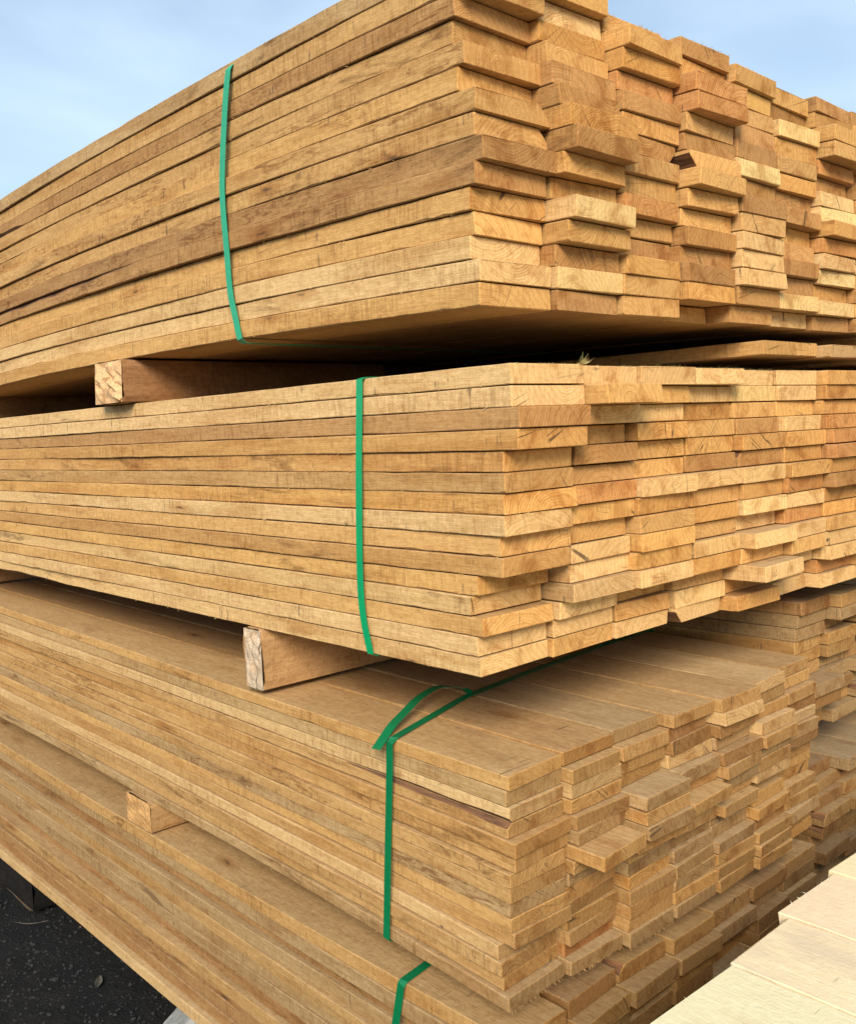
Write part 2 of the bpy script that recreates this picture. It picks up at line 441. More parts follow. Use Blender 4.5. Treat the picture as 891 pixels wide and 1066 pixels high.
MIX_A = {'tan': 3, 'golden': 2, 'brown': 2.5, 'honey': 2, 'pale': 1.3, 'orange': .4}
MIX_B = {'golden': 4, 'honey': 3, 'pale': 3, 'tan': 1.2, 'orange': .8, 'brown': .5}
MIX_C = {'tan': 4, 'golden': 2, 'greyish': 2, 'pale': 1.5, 'honey': 1.3, 'brown': 1}
MIX_D = {'tan': 3, 'greyish': 3, 'brown': 2, 'golden': 1}

YA = [
    [0.069, 0.064, 0.09, 0.084, 0.079, 0.065, 0.047, 0.067, 0.058, 0.104, 0.083, 0.117, 0.104, 0.07, 0.05] ,
    [0.061, 0.052, 0.057, 0.027, 0.017, 0.061, 0.052, 0.004, 0.007, 0.039, 0.054, 0.07, 0.08, 0.089, 0.068] ,
    [0.049, 0.045, 0.041, 0.07, 0.065, 0.041, 0.05, 0.038, 0.045, 0.042, 0.035, 0.053, 0.036, 0.023, 0.084] ,
    [0.106, 0.027, 0.025, 0.042, 0.024, 0.039, 0.019, -0.008, 0.013, 0.029, 0.025, -0.008, -0.004, 0.044, 0.033] ,
    [0.045, 0.025, 0.008, 0.014, 0.011, 0.01, 0.007, 0.034, 0.021, 0.025, 0.03, 0.039, 0.039, 0.026] ,
    [0.062, 0.025, 0.043, 0.022, 0.034, 0.047, 0.014, 0.046, 0.03, 0.027, 0.032, 0.021, 0.054, 0.046] ,
    [0.041, 0.022, 0.043, 0.024, 0.014, 0.013, -0.012, 0.018, 0.019, 0.041, 0.023, -0.02, -0.019, 0.031, 0.032] ,
]
YB = [
    [-0.006, -0.007, -0.02, -0.015, 0.026, 0.025, 0.026, 0.024, 0.042, 0.037, 0.101, 0.118, 0.089, 0.109, 0.104] ,
    [0.023, -0.053, 0.013, 0.052, 0.024, 0.04, 0.031, 0.04, 0.054, 0.045, 0.054, 0.038, 0.08, 0.098, 0.101] ,
    [0.014, 0.027, 0.044, 0.029, 0.047, 0.048, 0.015, 0.031, 0.024, 0.022, 0.032, 0.026, 0.105, 0.093, 0.098] ,
    [0.014, 0.044, 0.054, 0.042, 0.045, 0.043, 0.017, 0.032, 0.035, 0.046, 0.029, 0.032, 0.082, 0.077, 0.084] ,
    [0.051, 0.051, 0.047, 0.037, 0.022, 0.033, 0.018, 0.028, 0.021, 0.055, 0.013, 0.03, 0.017, 0.083, 0.062] ,
    [0.04, 0.039, 0.046, 0.023, 0.015, 0.026, 0.006, 0.021, 0.024, 0.03, 0.012, 0.011, 0.051, 0.077, 0.069] ,
    [0.006, 0.012, 0.025, 0.01, -0.002, -0.012, 0.004, -0.007, 0.022, 0.02, 0.005, 0.012, 0.005, 0.047, 0.053] ,
]
YC = [
    [0.045, 0.051, 0.045, 0.047, 0.029, 0.038, 0.039, 0.043, 0.051, 0.046, 0.043, 0.077, 0.073, 0.075, 0.056] ,
    [0.05, 0.028, 0.032, 0.031, 0.019, 0.021, 0.008, 0.032, 0.051, 0.052, 0.053, 0.051, 0.051, 0.066, 0.042] ,
    [0.056, 0.029, 0.038, 0.046, 0.009, 0.005, 0.016, -0.01, 0.025, 0.026, 0.029, 0.02, 0.024, 0.029, 0.034] ,
    [0.029, 0.035, 0.026, 0.029, 0.012, 0.02, -0.007, 0.034, 0.02, 0.035, 0.026, 0.022, 0.024, 0.021, 0.021] ,
    [-0.001, -0.01, 0.008, 0.021, -0.005, 0.011, 0.003, 0.02, -0.001, 0.037, 0.036, 0.015, 0.018, 0.017, 0.017] ,
    [0.016, 0.021, 0.015, 0.004, -0.016, 0.01, 0.005, 0.01, 0.042, 0.024, 0.009, 0.025, 0.007, 0.006, 0.006] ,
    [0.042, 0.039, 0.017, 0.028, 0.023, 0.018, 0.018, 0.037, 0.043, 0.047, 0.025, 0.022, 0.014, 0.033, 0.034] ,
]

REST = Buf()                   # the boards past the 300 that show largest
R0 = random.Random(7)

def single(x0, w, y0, length, zb, zt, tint, rnd, label, group, name='sawn_board', **kw):
    org = (x0, y0, zb(y0) + G)
    B = Buf()
    put_board(B, org, x0, w, y0, length, zb, zt, tint, rnd, **kw)
    me = B.mesh(name, kw.get('mats') or WM)
    o = link(name, me)
    o.location = org
    tag(o, label, 'board', group)
    return o

def col_phrase(c, total):
    return 'at the near corner' if c == 0 else ORD[c] + ' column from corner'

def row_phrase(r, n):
    """r counted from the top"""
    if r == 0: return 'top row'
    if r == n - 1: return 'bottom row'
    if r < (n + 1) // 2: return ORD[r] + ' row down'
    return ORD[n - 1 - r] + ' row up'

def bundle(key, Y, W, rows_from_top, zrow, mix, where, group, own_cols, length=4.4, special=None, jit=0.003, bowing=0.0, own=None, tk=1.0, endk=1.0, torn=()):
    special = special or {}
    rnd = random.Random(key)
    for c, ys in enumerate(Y):
        n = len(ys)
        for k, y in enumerate(ys):
            r = k if rows_from_top else n - 1 - k       # r: row from the top
            ri = k
            sp = special.get((c, r), {})
            w = (W - 0.0045 + rnd.uniform(-0.006, 0.002)) * sp.get('w', 1.0)
            x0 = c * W + rnd.uniform(0, 0.003) + (rnd.uniform(-jit, jit) if c == 0 else 0) + sp.get('dx', 0)
            g = rnd.uniform(0.0008, 0.0028)
            zb, zt = zrow(c, ri, n, g)
            nm, tint = pick(rnd, mix)
            if 'look' in sp:
                nm = sp['look']; tint = PAL[nm]
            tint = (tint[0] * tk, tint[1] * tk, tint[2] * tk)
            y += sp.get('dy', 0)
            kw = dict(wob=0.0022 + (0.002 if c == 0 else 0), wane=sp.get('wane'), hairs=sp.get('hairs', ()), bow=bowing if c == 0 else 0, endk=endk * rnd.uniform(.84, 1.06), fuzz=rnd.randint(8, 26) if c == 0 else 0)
            L = length + rnd.uniform(-0.05, 0.05)
            mine = own(c, r) if own else c < own_cols
            if mine:
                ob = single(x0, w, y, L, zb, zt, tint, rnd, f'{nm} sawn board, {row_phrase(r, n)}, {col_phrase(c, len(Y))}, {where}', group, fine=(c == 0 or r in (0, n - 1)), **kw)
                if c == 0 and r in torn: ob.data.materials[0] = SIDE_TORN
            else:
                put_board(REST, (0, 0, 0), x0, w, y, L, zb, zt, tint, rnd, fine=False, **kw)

# ------------------------------------------------------------------ the four bundles of the near stack
# topmost bundle
TA = [.0427, .0427, .0412, .0402, .0420, .0418, .0400, .0400]
def camber(y): return 0.023 - 0.022 * min(1.3, ((y - 1.5) / 1.4) ** 2)
rA = random.Random(3)
YA.append([round(rA.uniform(-0.01, 0.05), 3) for _ in range(15)])
def zA(c, i, n, g):
    d = TA[c]; b = 0.107 + (0.002 if c > 1 else 0) - (0.004 if c > 5 else 0)
    t = d * i + b
    return (lambda y: t + camber(y) + g * .5), (lambda y: t + d + camber(y) - g * .5)
spA = {(1, 8): dict(dy=-.02, look='golden'), (1, 7): dict(dy=-.005), (0, 8): dict(dy=0), (0, 6): dict(look='tan', wane=(2, -.3, .7, .03)),
       (0, 7): dict(wane=(2, -.2, .55, .022)), (2, 3): dict(look='orange'), (3, 2): dict(look='orange'), (3, 3): dict(look='orange'),
       (0, 13): dict(look='pale'), (0, 12): dict(look='pale'), (0, 11): dict(look='golden'), (0, 10): dict(look='golden'), (0, 14): dict(look='golden'),
       (0, 9): dict(look='brown', wane=(3, 2.2, 0.8, 0.012)), (0, 2): dict(look='brown', wane=(0, 3.0, .8, .03)), (0, 3): dict(look='tan'),
       (0, 1): dict(look='tan'), (0, 0): dict(look='greyish'), (0, 4): dict(look='tan'), (3, 6): dict(wane=(0, 0, .5, .03)),
       (2, 6): dict(look='brown', wane=(1, 0, .4, .02)), (2, 0): dict(hairs=(('top', 26, .008),)), (2, 1): dict(hairs=(('top', 22, .009),)),
       (3, 0): dict(hairs=(('top', 20, .008),)), (4, 8): dict(hairs=(('top', 26, .012),)), (4, 0): dict(hairs=(('top', 14, .006),)),
       (2, 13): dict(hairs=(('bottom', 14, .004),)), (0, 12): dict(hairs=(('bottom', 10, .004),), look='pale'), (5, 9): dict(hairs=(('top', 12, .008),)),
       (4, 9): dict(look='pale'), (4, 11): dict(look='pale'), (1, 10): dict(look='pale', dy=-.01), (1, 13): dict(look='pale')}
bundle('A', YA, 0.205, False, zA, MIX_A, 'topmost bundle', 'boards of the topmost bundle', 7, special=spA, jit=.005, bowing=.004, endk=1.2, torn=(2, 4, 5, 6, 7, 8, 9))

# second bundle from the top, straight at eye height
rB = random.Random(4)
YB.append([round(rB.uniform(0.0, 0.06), 3) for _ in range(15)])
def zB(c, i, n, g):
    t = -0.039 * i
    return (lambda y: t - 0.039 + g * .5), (lambda y: t - g * .5)
spB = {(0, 0): dict(look='pale', hairs=(('top', 30, .005), ('corner', 34, .022))), (1, 0): dict(look='pale', hairs=(('top', 18, .006),)),
       (2, 0): dict(look='pale', hairs=(('top', 20, .010),)), (3, 0): dict(look='pale', hairs=(('top', 30, .009),)),
       (4, 0): dict(look='pale', hairs=(('top', 34, .009),)), (5, 0): dict(look='pale', hairs=(('top', 24, .006),)),
       (1, 1): dict(look='golden', w=.92), (2, 6): dict(look='pale'), (0, 3): dict(look='honey'), (0, 12): dict(look='golden'),
       (0, 7): dict(look='pale', hairs=(('top', 8, .012),)), (1, 9): dict(look='pale', hairs=(('top', 12, .006),)), (1, 11): dict(look='greyish'),
       (1, 12): dict(look='pale'), (1, 13): dict(look='pale'), (1, 5): dict(look='brown'), (1, 4): dict(look='brown'),
       (4, 12): dict(look='pale', dy=-.045), (4, 10): dict(look='pale', dy=-.02), (3, 13): dict(look='pale'), (3, 14): dict(look='pale', wane=(0, 0, .5, .025)),
       (4, 6): dict(look='pale'), (4, 8): dict(look='pale'), (3, 6): dict(look='pale'), (3, 5): dict(look='brown'), (5, 1): dict(look='pale'),
       (5, 6): dict(look='golden'), (6, 14): dict(look='pale', dy=-.02), (0, 14): dict(wane=(0, 2.5, .35, .008)), (0, 13): dict(look='pale'),
       (4, 14): dict(look='honey', dy=-.02), (4, 5): dict(look='brown', wane=(3, 0, .4, .012))}
bundle('B', YB, 0.207, True, zB, MIX_B, 'second bundle down', 'boards of the second bundle down', 7, special=spB, jit=.0025, endk=1.14)

# third bundle from the top, thinner and narrower boards
def zC(c, i, n, g):
    def f(k):
        return lambda y: (-0.762 + 0.028 * max(0, min(y, 4.5)) / 2.7) * (1 - k / 15) + (-1.232 + 0.040 * (1 - math.exp(-max(0, y) / .7))) * (k / 15)
    lo, hi = f(i + 1), f(i)
    return (lambda y: lo(y) + g * .5), (lambda y: hi(y) - g * .5)
spC = {(0, 2): dict(look='pale', wane=(0, 0.10, 0.46, .007)), (0, 3): dict(wane=(3, 0.10, .46, .008), look='tan'), (1, 6): dict(dy=-.05, w=.92, look='golden'),
       (1, 0): dict(dx=0, look='honey'), (2, 6): dict(dy=-.05, look='greyish'), (2, 4): dict(dy=-.035, look='greyish'), (2, 5): dict(dy=-.03), (3, 6): dict(dy=-.02, look='golden'),
       (3, 4): dict(dy=-.01, hairs=(('top', 24, .005),)), (0, 8): dict(look='greyish', dy=-.004), (0, 9): dict(look='golden'), (0, 14): dict(look='greyish', hairs=(('bottom', 40, .008),)),
       (0, 13): dict(look='tan'), (0, 11): dict(look='pale'), (1, 13): dict(look='orange'), (1, 14): dict(look='greyish', hairs=(('bottom', 30, .007),)),
       (2, 14): dict(look='greyish', dy=-.01, hairs=(('bottom', 40, .008),)), (4, 10): dict(look='greyish'), (4, 5): dict(dy=-.02), (5, 3): dict(dy=-.01, look='pale'),
       (5, 0): dict(look='pale'), (4, 0): dict(look='tan'), (0, 0): dict(look='golden'), (4, 1): dict(look='pale'), (3, 0): dict(look='tan', dy=-.01),
       (0, 4): dict(look='honey')}
bundle('C', YC, 0.17, True, zC, MIX_C, 'third bundle down', 'boards of the third bundle down', 5, special=spC, jit=.004, bowing=.003, tk=.91, endk=.74, torn=(3, 5, 6, 8))  # boards and end caps darkened: weathered tone plus painted shade low in the stack

# lowest bundle
rD = random.Random(9)
YD = [[0.05] + [round(rD.uniform(0.03, 0.09), 3) for _ in range(12)], [0.06, 0.022, 0.03], [0.057, 0.018, 0.05], [0.034, 0.012, 0.035], [0.037, 0.02, 0.05], [0.03, 0.05, 0.02], [0.038, 0.04, 0.03]]
for l in YD[1:]:
    while len(l) < 13: l.append(round(rD.uniform(0.02, 0.07), 3))
def zD(c, i, n, g):
    t = -1.286 - 0.0392 * i
    s = lambda y: -0.008 * min(1, max(0, y) / 1.0)
    return (lambda y: t - 0.0393 + g * .5 + s(y)), (lambda y: t - g * .5 + s(y))
spD = {(0, 12): dict(look='pale', dx=-.022), (0, 8): dict(look='tan', dx=-.010), (0, 9): dict(look='brown', dx=.004, wane=(0, 1.2, .9, .02)), (0, 10): dict(look='brown', dx=.002), (0, 11): dict(look='brown', dx=.006),
       (0, 7): dict(look='brown', dx=.006), (0, 1): dict(dx=-.008, look='greyish'), (0, 2): dict(look='brown', dx=.006), (0, 4): dict(dx=-.006, look='tan'), (0, 5): dict(look='greyish', dx=.004),
       (0, 0): dict(look='golden', dx=-.012), (2, 0): dict(look='golden', wane=(3, 0.0, .12, .02)), (3, 0): dict(look='golden')}
bundle('D', YD, 0.172, True, zD, MIX_D, 'lowest bundle', 'boards of the lowest bundle', 1, special=spD, jit=.008, bowing=.006, torn=(2, 7, 9, 10), tk=.80, endk=.80, own=lambda c, r: c == 0 or (c in (1, 2) and r < 2))  # weathered tone and the shade low down both put into board and end colour

# ------------------------------------------------------------------ neighbouring stack, seen past the near one
def rest_pile(x0, cols, W, z_top, rows, dz, ymean, spread, mix, key, tk=1.0):
    rnd = random.Random(key)
    for c in range(cols):
        for r in range(rows):
            w = W - 0.004 + rnd.uniform(-.006, .001)
            y = ymean + rnd.gauss(0, spread)
            zt_ = z_top - dz * r; zb_ = zt_ - dz + rnd.uniform(.001, .002)
            nm, tint = pick(rnd, mix)
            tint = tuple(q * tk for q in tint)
            hairs = (('top', 8, .006),) if rnd.random() < .15 else ()
            put_board(REST, (0, 0, 0), x0 + c * W + rnd.uniform(0, .003), w, y, 4.2, lambda y, z=zb_: z, lambda y, z=zt_: z, tint, rnd, fine=False, hairs=hairs,
                      wane=((3, 0, .5, .014) if rnd.random() < .1 else None))
rest_pile(1.72, 9, 0.20, 0.735, 17, 0.0415, 0.045, 0.03, MIX_A, 'p')
rest_pile(1.70, 9, 0.20, -0.002, 14, 0.0395, 0.06, 0.03, MIX_B, 'q')
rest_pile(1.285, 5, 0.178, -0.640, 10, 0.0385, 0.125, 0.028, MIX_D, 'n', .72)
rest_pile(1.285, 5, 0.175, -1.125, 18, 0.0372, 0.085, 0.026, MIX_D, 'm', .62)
tag(link('stacked_boards', REST.mesh('stacked_boards', WM)), 'brown sawn boards packed further along and behind the near bundles', 'board pile', None, 'stuff')

# a thin layer of boards lying between the two upper bundles, far to the right
rl = random.Random(21)
for k, (x, w) in enumerate(((0.945, .175), (1.124, .160), (1.288, .165), (1.458, .17))):
    nm, tint = pick(rl, MIX_D)
    y = (0.03, 0.060, 0.022, 0.045)[k]
    single(x, w, y, 3.2, (lambda y, q=(0, .003, 0, .002)[k]: .036 + q), (lambda y, q=(0, .004, -.001, .003)[k]: .070 + q), tint, rl, f'{nm} loose board in the gap under the topmost bundle, {ORD[k]} from the left', 'loose boards in the gap under the topmost bundle', name='loose_board', fine=True)

# ------------------------------------------------------------------ bearers: square timbers that keep the bundles apart
def bearer(name, x0, x1, y0, y1, z0, z1, label, tint, endtint, seed, rough=.004, group='bearers between the bundles', chunk=.06, tilt=0.0):
    rnd = random.Random(seed)
    B = Buf()
    sd = rnd.uniform(0, 20)
    xs = [x0, x0 + .003]
    while xs[-1] < x1 - .1: xs.append(xs[-1] + chunk)
    xs.append(x1)
    N = 6
    ring0 = []
    for k in range(N): ring0.append((k / N, 0))
    for k in range(N): ring0.append((1, k / N))
    for k in range(N): ring0.append((1 - k / N, 1))
    for k in range(N): ring0.append((0, 1 - k / N))
    ph = [rnd.uniform(0, 6.28) for _ in range(6)]
    M = len(ring0)
    for i, x in enumerate(xs):
        for (a, b) in ring0:
            ins = .003 if i == 0 else 0
            corner = (abs(a - .5) > .49 and abs(b - .5) > .49)
            aa, bb = a, b
            yy = y0 + (y1 - y0) * aa; zz = z0 + (z1 - z0) * bb
            if corner:
                yy += (.004 + ins) * (1 if aa < .5 else -1); zz += (.004 + ins) * (1 if bb < .5 else -1)
            n1 = math.sin(x * 14 + aa * 3 + ph[0]) * .3 + math.sin(x * 31 + bb * 5 + ph[1]) * .2
            if bb == 0 or bb == 1: pass
            else: yy += (n1 * rough if aa in (0, 1) else 0)
            xx = x
            if i <= 1: xx += rnd.gauss(0, rough * .5) + tilt * (bb - .5)
            B.v.append((xx - x0, yy - y0, zz - z0))
            B.loc.append((zz - z0, x - x0 + (yy - y0) * .2, yy - y0)); B.seed.append(sd); B.tint.append(tint)
    for i in range(len(xs) - 1):
        for k in range(M):
            k2 = (k + 1) % M
            B.f.append((i * M + k, i * M + k2, (i + 1) * M + k2, (i + 1) * M + k)); B.mi.append(0)
    # rough end grain, a small grid pushed in and out
    q = len(B.v); n = 9
    for a in range(n):
        for b in range(n):
            u, v = a / (n - 1), b / (n - 1)
            edge = a in (0, n - 1) or b in (0, n - 1)
            dx = 0 if edge else rnd.gauss(0, rough * .7) - rough * .6
            B.v.append((dx + tilt * (v - .5) - (.001), (.003 + u * (y1 - y0 - .006)), (.003 + v * (z1 - z0 - .006))))
            B.loc.append((u * (y1 - y0), 0, v * (z1 - z0))); B.seed.append(sd); B.tint.append(endtint)
    for a in range(n - 1):
        for b in range(n - 1):
            B.f.append((q + a * n + b, q + a * n + b + 1, q + (a + 1) * n + b + 1, q + (a + 1) * n + b)); B.mi.append(1)
    B.f.append(tuple(range((len(xs) - 1) * M, len(xs) * M))); B.mi.append(1)
    o = link(name, B.mesh(name, WM))
    o.location = (x0, y0, z0 + G)
    tag(o, label, 'bearer', group)
    return o
bearer('timber_bearer', -0.035, 0.935, 1.455, 1.640, 0.001, 0.127, 'rough brown bearer with frayed pale end under the topmost bundle', (0.38, 0.20, 0.09), (0.74, 0.52, 0.31), 5, rough=.008, tilt=.006)
bearer('timber_bearer', 0.95, 1.62, 1.50, 1.60, 0.071, 0.127, 'short dark bearer lying on the loose boards in the upper gap', (0.3, 0.17, 0.08), (0.4, 0.25, 0.12), 8)
bearer('timber_bearer', 0.95, 1.62, 2.2, 2.3, 0.001, 0.035, 'thin dark batten under the loose boards in the upper gap', (0.3, 0.17, 0.08), (0.4, 0.25, 0.12), 18)
bearer('timber_bearer', 0.02, 3.5, 3.05, 3.2, 0.001, 0.108, 'far dark bearer deep in the gap under the topmost bundle', (0.3, 0.17, 0.08), (0.4, 0.25, 0.12), 28, chunk=.2)
bearer('timber_bearer', -0.004, 1.62, 0.853, 0.935, -0.742, -0.586, 'bearer with whitish weathered end between the second and third bundles', (0.58, 0.35, 0.16), (0.58, 0.50, 0.41), 6, rough=.004)
bearer('timber_bearer', 0.000, 1.62, 3.35, 3.45, -0.718, -0.586, 'far bearer deep in the gap between the second and third bundles', (0.5, 0.3, 0.14), (0.5, 0.4, 0.3), 11)
bearer('timber_bearer', -0.016, 1.2, 1.505, 1.672, -1.2925, -1.196, 'golden bearer end showing between the third and lowest bundles', (0.50, 0.31, 0.14), (0.58, 0.37, 0.17), 7, rough=.003)
dark = (0.011, 0.010, 0.010)
bearer('ground_bearer', 0.03, 2.1, 2.72, 3.10, -1.985, -1.810, 'blackened bearer on the gravel under the far end of the lowest bundle', dark, dark, 12, rough=.012, group='bearers on the ground')
bearer('ground_bearer', 0.05, 2.1, 0.55, 0.75, -1.985, -1.797, 'blackened bearer on the gravel under the near end of the lowest bundle', dark, dark, 13, rough=.01, group='bearers on the ground')

# ------------------------------------------------------------------ green plastic strapping
def ribbon(name, pts, width, mat, label, side, closed=False, thick=0.0009, parent=None, sm=6, cat='strap'):
    """pts: centre line; side(i): direction of the ribbon's width"""
    P = [Vector(p) for p in pts]
    if sm:      # Catmull-Rom
        Q = []
        n = len(P)
        rg = range(n) if closed else range(n - 1)
        for i in rg:
            p0 = P[(i - 1) % n] if (closed or i > 0) else P[0]
            p1 = P[i]; p2 = P[(i + 1) % n]; p3 = P[(i + 2) % n] if (closed or i + 2 < n) else P[-1]
            L = (p2 - p1).length
            k = 1 if L < .02 else sm
            for j in range(k):
                t = j / k
                if L > .3 or not (.02 < (p1 - p0).length < .3) or not (.02 < (p3 - p2).length < .3):
                    Q.append(p1.lerp(p2, t))
                else:
                    Q.append(.5 * ((2 * p1) + (-p0 + p2) * t + (2 * p0 - 5 * p1 + 4 * p2 - p3) * t * t + (-p0 + 3 * p1 - 3 * p2 + p3) * t ** 3))
        if not closed: Q.append(P[-1])
        if closed: Q = Q[:]
        P = Q
    n = len(P)
    v, f = [], []
    for i, p in enumerate(P):
        a = P[(i - 1) % n] if (closed or i > 0) else P[0]
        b = P[(i + 1) % n] if (closed or i < n - 1) else P[-1]
        tg = (b - a).normalized()
        s = Vector(side) if not callable(side) else Vector(side(p))
        s = (s - tg * s.dot(tg)).normalized()
        nn = tg.cross(s).normalized()
        for q in (s * width / 2 - nn * thick / 2, s * width / 2 + nn * thick / 2, -s * width / 2 + nn * thick / 2, -s * width / 2 - nn * thick / 2):
            v.append(tuple(p + q))
    for i in range(n if closed else n - 1):
        j = (i + 1) % n
        for k in range(4):
            k2 = (k + 1) % 4
            f.append((i * 4 + k, i * 4 + k2, j * 4 + k2, j * 4 + k))
    if not closed:
        f.append((3, 2, 1, 0)); f.append(tuple((n - 1) * 4 + k for k in range(4)))
    me = bpy.data.meshes.new(name)
    o0 = Vector(pts[0])
    me.from_pydata([tuple(Vector(q) - o0) for q in v], [], f)
    me.materials.append(mat)
    o = link(name, me, parent)
    o.location = o0
    if label: tag(o, label, cat, 'green plastic straps round the bundles')
    return o

def loop(front, x_right, z_top, z_bot, ytop_r, ybot_r, off=.0045):
    """front: (y, z) down the long face, then under the bundle and back over the top"""
    pts = [(-off - .002 * math.sin(i), y, z + G) for i, (y, z) in enumerate(front)]
    y1 = front[-1][0]; y0 = front[0][0]
    pts += [(.004, y1 + .001, z_bot - .002 + G), (x_right * .5, (y1 + ybot_r) / 2, z_bot - .003 + G), (x_right, ybot_r, z_bot - .002 + G), (x_right + .006, ybot_r, z_bot + .006 + G),
            (x_right + .006, ytop_r, z_top - .006 + G), (x_right, ytop_r, z_top + .002 + G), (x_right * .5, (y0 + ytop_r) / 2, z_top + .003 + G), (.006, y0, z_top + .002 + G)]
    return pts
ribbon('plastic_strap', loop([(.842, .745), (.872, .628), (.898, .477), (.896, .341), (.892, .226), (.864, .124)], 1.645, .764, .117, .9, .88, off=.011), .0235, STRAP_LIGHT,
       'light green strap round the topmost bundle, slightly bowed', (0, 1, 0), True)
ribbon('plastic_strap', loop([(.415, -.002), (.428, -.172), (.443, -.418), (.438, -.522), (.424, -.583)], 1.66, 0, -.586, .45, .45, off=.007), .0205, STRAP,
       'green strap round the second bundle down, pulled tight', (0, 1, 0), True)
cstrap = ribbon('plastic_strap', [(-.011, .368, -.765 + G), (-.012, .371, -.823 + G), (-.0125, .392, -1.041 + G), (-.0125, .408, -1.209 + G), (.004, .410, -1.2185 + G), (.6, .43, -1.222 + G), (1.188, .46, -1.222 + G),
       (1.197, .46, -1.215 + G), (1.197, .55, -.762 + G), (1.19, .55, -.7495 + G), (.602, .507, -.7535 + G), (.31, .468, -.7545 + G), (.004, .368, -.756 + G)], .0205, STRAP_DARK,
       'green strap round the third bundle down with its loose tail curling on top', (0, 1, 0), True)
w2 = lambda p: (p.x * 0, 1, 0) if False else (0.25, 1, 0)
tail = [(.335, .470, -.751), (.325, .480, -.742), (.30, .496, -.732), (.25, .500, -.724), (.17, .472, -.725), (.09, .432, -.733), (.02, .400, -.745), (-.045, .372, -.770)]
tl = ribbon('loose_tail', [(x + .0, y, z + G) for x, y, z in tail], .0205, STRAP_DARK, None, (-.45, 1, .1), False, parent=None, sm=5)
tl.parent = cstrap; tl.location = tl.location - cstrap.location
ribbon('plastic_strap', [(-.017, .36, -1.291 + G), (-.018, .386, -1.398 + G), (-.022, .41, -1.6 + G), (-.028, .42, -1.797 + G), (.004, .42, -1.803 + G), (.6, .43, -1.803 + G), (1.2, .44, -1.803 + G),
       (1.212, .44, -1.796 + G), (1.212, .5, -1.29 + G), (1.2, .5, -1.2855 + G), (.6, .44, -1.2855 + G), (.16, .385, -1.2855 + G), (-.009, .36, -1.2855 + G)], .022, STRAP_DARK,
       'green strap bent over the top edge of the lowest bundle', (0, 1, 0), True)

# ------------------------------------------------------------------ pale planks on the pile in front
rp = random.Random(31)
pale = (0.78, 0.655, 0.41)
px = [(-.345, .205, -.375), (-.137, .222, -.365), (.087, .200, -.360), (.289, .215, -.343), (.506, .205, -.330), (.714, .21, -.322), (.927, .205, -.32), (1.135, .21, -.315)]
desc = ['pale plank at the near left edge of the front pile', 'wide cream plank in the lower right foreground', 'cream plank with a grey stained band, front pile',
        'cream plank just right of the grey stained one', 'cream plank at the right picture edge of the front pile', 'far cream plank of the front pile beyond the frame', 'cream plank further along the front pile', 'outermost cream plank of the front pile']

for k, (x, w, y) in enumerate(px):
    org = (x, y, -1.04 + G)
    B = Buf()
    # runs toward the camera: build along +Y then mirror
    tint = tuple(c * rp.uniform(.95, 1.04) for c in pale)
    put_board(B, (0, 0, G), 0, w - .003, 0, 3.6, lambda y: 0, lambda y: .0395, tint, rp, fine=True, hairs=(('top', (0, 2, 0, 4, 1)[k % 5], .009),), skew=.007)
    B.v = [(a, -b, c) for a, b, c in B.v]
    B.f = [tuple(reversed(q)) for q in B.f]
    me = B.mesh('pale_plank', [SIDE_STAIN if k == 2 else SIDE_PALE, END, BARK])
    o = link('pale_plank', me)
    o.location = org
    tag(o, desc[k], 'plank', 'pale planks on the front pile')
PP = Buf()
for r in range(1, 21):
    for k, (x, w, y) in enumerate(px):
        put_board(PP, (0, 0, G), x, w - .004, 0, 3.6, lambda y, z=-1.04 - .0405 * r: z, lambda y, z=-1.04 - .0405 * r: z + .0395, tuple(c * rp.uniform(.9, 1.0) for c in pale), rp, fine=False)
        n = (len(stations(3.6, False))) * 8
        yy = y - rp.uniform(-.005, .03)
        for i in range(len(PP.v) - n, len(PP.v)):
            a, b, c = PP.v[i]; PP.v[i] = (a, yy - b, c + G)
PP.f = [tuple(reversed(q)) for q in PP.f]
tag(link('pale_plank_pile', PP.mesh('pale_plank_pile', [SIDE_PALE, END, BARK])), 'lower layers of the pale plank pile in front', 'board pile', None, 'stuff')
bearer('ground_bearer', -.34, 1.33, -.75, -.63, -1.985, -1.852, 'dark bearer under the back end of the pale plank pile', (.2, .13, .08), (.2, .13, .08), 41, group='bearers on the ground')
bearer('ground_bearer', -.34, 1.33, -3.4, -3.28, -1.985, -1.852, 'dark bearer under the front end of the pale plank pile', (.2, .13, .08), (.2, .13, .08), 42, group='bearers on the ground')

# ------------------------------------------------------------------ ground
GM = gravel_mat()
me = bpy.data.meshes.new('ground')
# fine undulating patch in the middle of one sheet that reaches the horizon
xs = [-1500, -300, -60, -15] + [-6 + i * .25 for i in range(57)] + [20, 60, 300, 1500]
ys = [-1500, -300, -60, -15] + [-5 + i * .25 for i in range(61)] + [20, 60, 300, 1500]
rg = random.Random(2)
V, F = [], []
for y in ys:
    for x in xs:
        near = abs(x) < 9 and abs(y) < 12
        V.append((x, y, (.010 * math.sin(x * 2.1 + y) + .008 * math.sin(y * 3.7 - x * 1.3) - .012 + rg.uniform(-.004, .004)) if near else 0))
for j in range(len(ys) - 1):
    for i in range(len(xs) - 1):
        a = j * len(xs) + i
        F.append((a, a + 1, a + 1 + len(xs), a + len(xs)))
me.from_pydata(V, [], F)
me.polygons.foreach_set('use_smooth', [True] * len(F))
me.materials.append(GM)
tag(link('ground', me), None, None, None, 'structure')

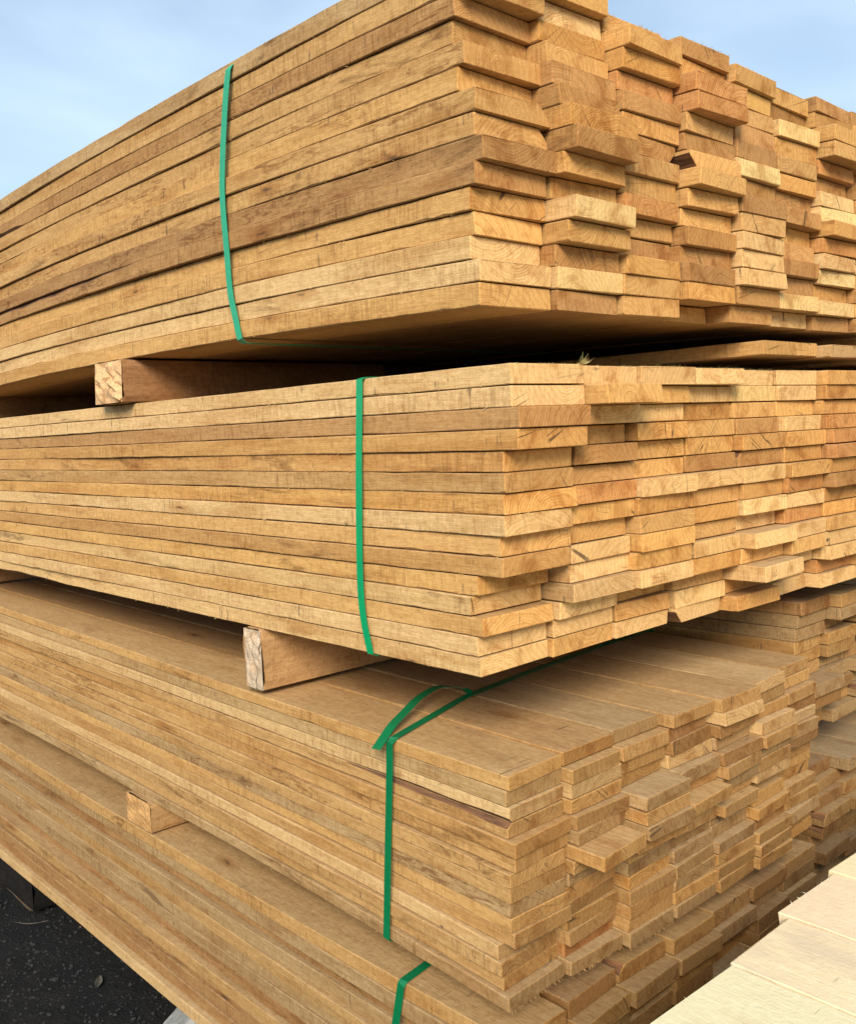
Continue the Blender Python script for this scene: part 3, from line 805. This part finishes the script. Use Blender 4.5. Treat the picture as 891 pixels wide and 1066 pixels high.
# loose gravel
ST = simple('dark_stone', (0.007, 0.007, 0.007), (0.03, 0.029, 0.027), 60, .95)
import bmesh
gv, gf = [], []
ico = bmesh.new(); bmesh.ops.create_icosphere(ico, subdivisions=1, radius=1)
iv = [v.co.copy() for v in ico.verts]; iff = [tuple(v.index for v in f.verts) for f in ico.faces]; ico.free()
for k in range(14000):
    x = rg.uniform(-2.2, .5) if k % 4 else rg.gauss(-.1, .3); y = rg.uniform(.4, 5.5)
    r = min(.022, .0016 + abs(rg.gauss(0, .0026)) + (rg.uniform(0, .005) if k % 40 == 0 else 0))
    s = (rg.uniform(.7, 1.3), rg.uniform(.7, 1.3), rg.uniform(.4, .8)); a = rg.uniform(0, 6.28); ca, sa = math.cos(a), math.sin(a)
    z = .010 * math.sin(x * 2.1 + y) + .008 * math.sin(y * 3.7 - x * 1.3) - .012
    b = len(gv)
    for p in iv:
        q = p * (1 + rg.uniform(-.2, .2)); qx, qy = q.x * s[0], q.y * s[1]
        gv.append((x + r * (qx * ca - qy * sa), y + r * (qx * sa + qy * ca), z + r * q.z * s[2] + r * .3))
    gf += [tuple(b + i for i in f) for f in iff]
me = bpy.data.meshes.new('gravel'); me.from_pydata(gv, [], gf); me.materials.append(ST)
tag(link('gravel', me), 'fine black gravel strewn beside the lowest bundle', 'gravel', None, 'stuff')

def rock(name, loc, size, mat, label, cat, seed):
    bm = bmesh.new(); bmesh.ops.create_icosphere(bm, subdivisions=3, radius=1)
    rr = random.Random(seed)
    d = [(Vector((rr.gauss(0, 1), rr.gauss(0, 1), rr.gauss(0, 1))).normalized(), rr.uniform(.55, .9)) for _ in range(9)]
    for v in bm.verts:
        for nrm, h in d:
            t = v.co.dot(nrm)
            if t > h: v.co -= nrm * (t - h)
        v.co *= 1 + rr.uniform(-.015, .015)
        v.co = Vector((v.co.x * size[0], v.co.y * size[1], v.co.z * size[2]))
    me = bpy.data.meshes.new(name); bm.to_mesh(me); bm.free(); me.materials.append(mat)
    o = link(name, me); o.location = loc
    tag(o, label, cat)
    return o
CONC = simple('grey_concrete', (0.20, 0.195, 0.18), (0.36, 0.35, 0.32), 40)
rock('stone', (.10, 1.47, .07), (.17, .12, .11), CONC, 'pale grey stone on the gravel against the lowest bundle', 'stone', 4)
rock('stone', (-.10, 2.95, .01), (.07, .05, .03), ST, 'dark stone on the gravel near the left picture edge', 'stone', 5)

def leaf(name, loc, L, W, yaw, label, col, seed):
    rr = random.Random(seed)
    v, f = [], []
    n = 7
    for i in range(n):
        t = i / (n - 1); w = W * math.sin(math.pi * min(.98, max(.03, t))) ** .8
        c = .3 * L * (t - .5) ** 2
        for s in (-1, 0, 1):
            for dz in (0, .0012):
                v.append((L * (t - .5), s * w / 2, c + abs(s) * .25 * w + dz + rr.uniform(-.001, .001) * (dz == 0)))
    for i in range(n - 1):
        a, b = i * 6, (i + 1) * 6
        for s in (0, 1):
            f.append((a + s * 2 + 1, b + s * 2 + 1, b + s * 2 + 3, a + s * 2 + 3))
            f.append((a + s * 2, a + s * 2 + 2, b + s * 2 + 2, b + s * 2))
        f.append((a, b, b + 1, a + 1)); f.append((a + 4, a + 5, b + 5, b + 4))
    me = bpy.data.meshes.new(name); me.from_pydata(v, [], f); me.materials.append(col)
    o = link(name, me); o.location = loc; o.rotation_euler = (.1, .05, yaw)
    tag(o, label, 'leaf' if 'leaf' in name else 'twig')
DRY = simple('dry_leaf', (0.05, 0.042, 0.032), (0.11, 0.095, 0.07), 60)
leaf('dry_leaf', (-.01, 2.02, .012), .085, .026, 1.0, 'dry curled leaf lying on the black gravel', DRY, 1)
leaf('twig', (-.02, 2.62, .014), .14, .006, 2.3, 'thin grey twig on the gravel near the left edge', DRY, 2)
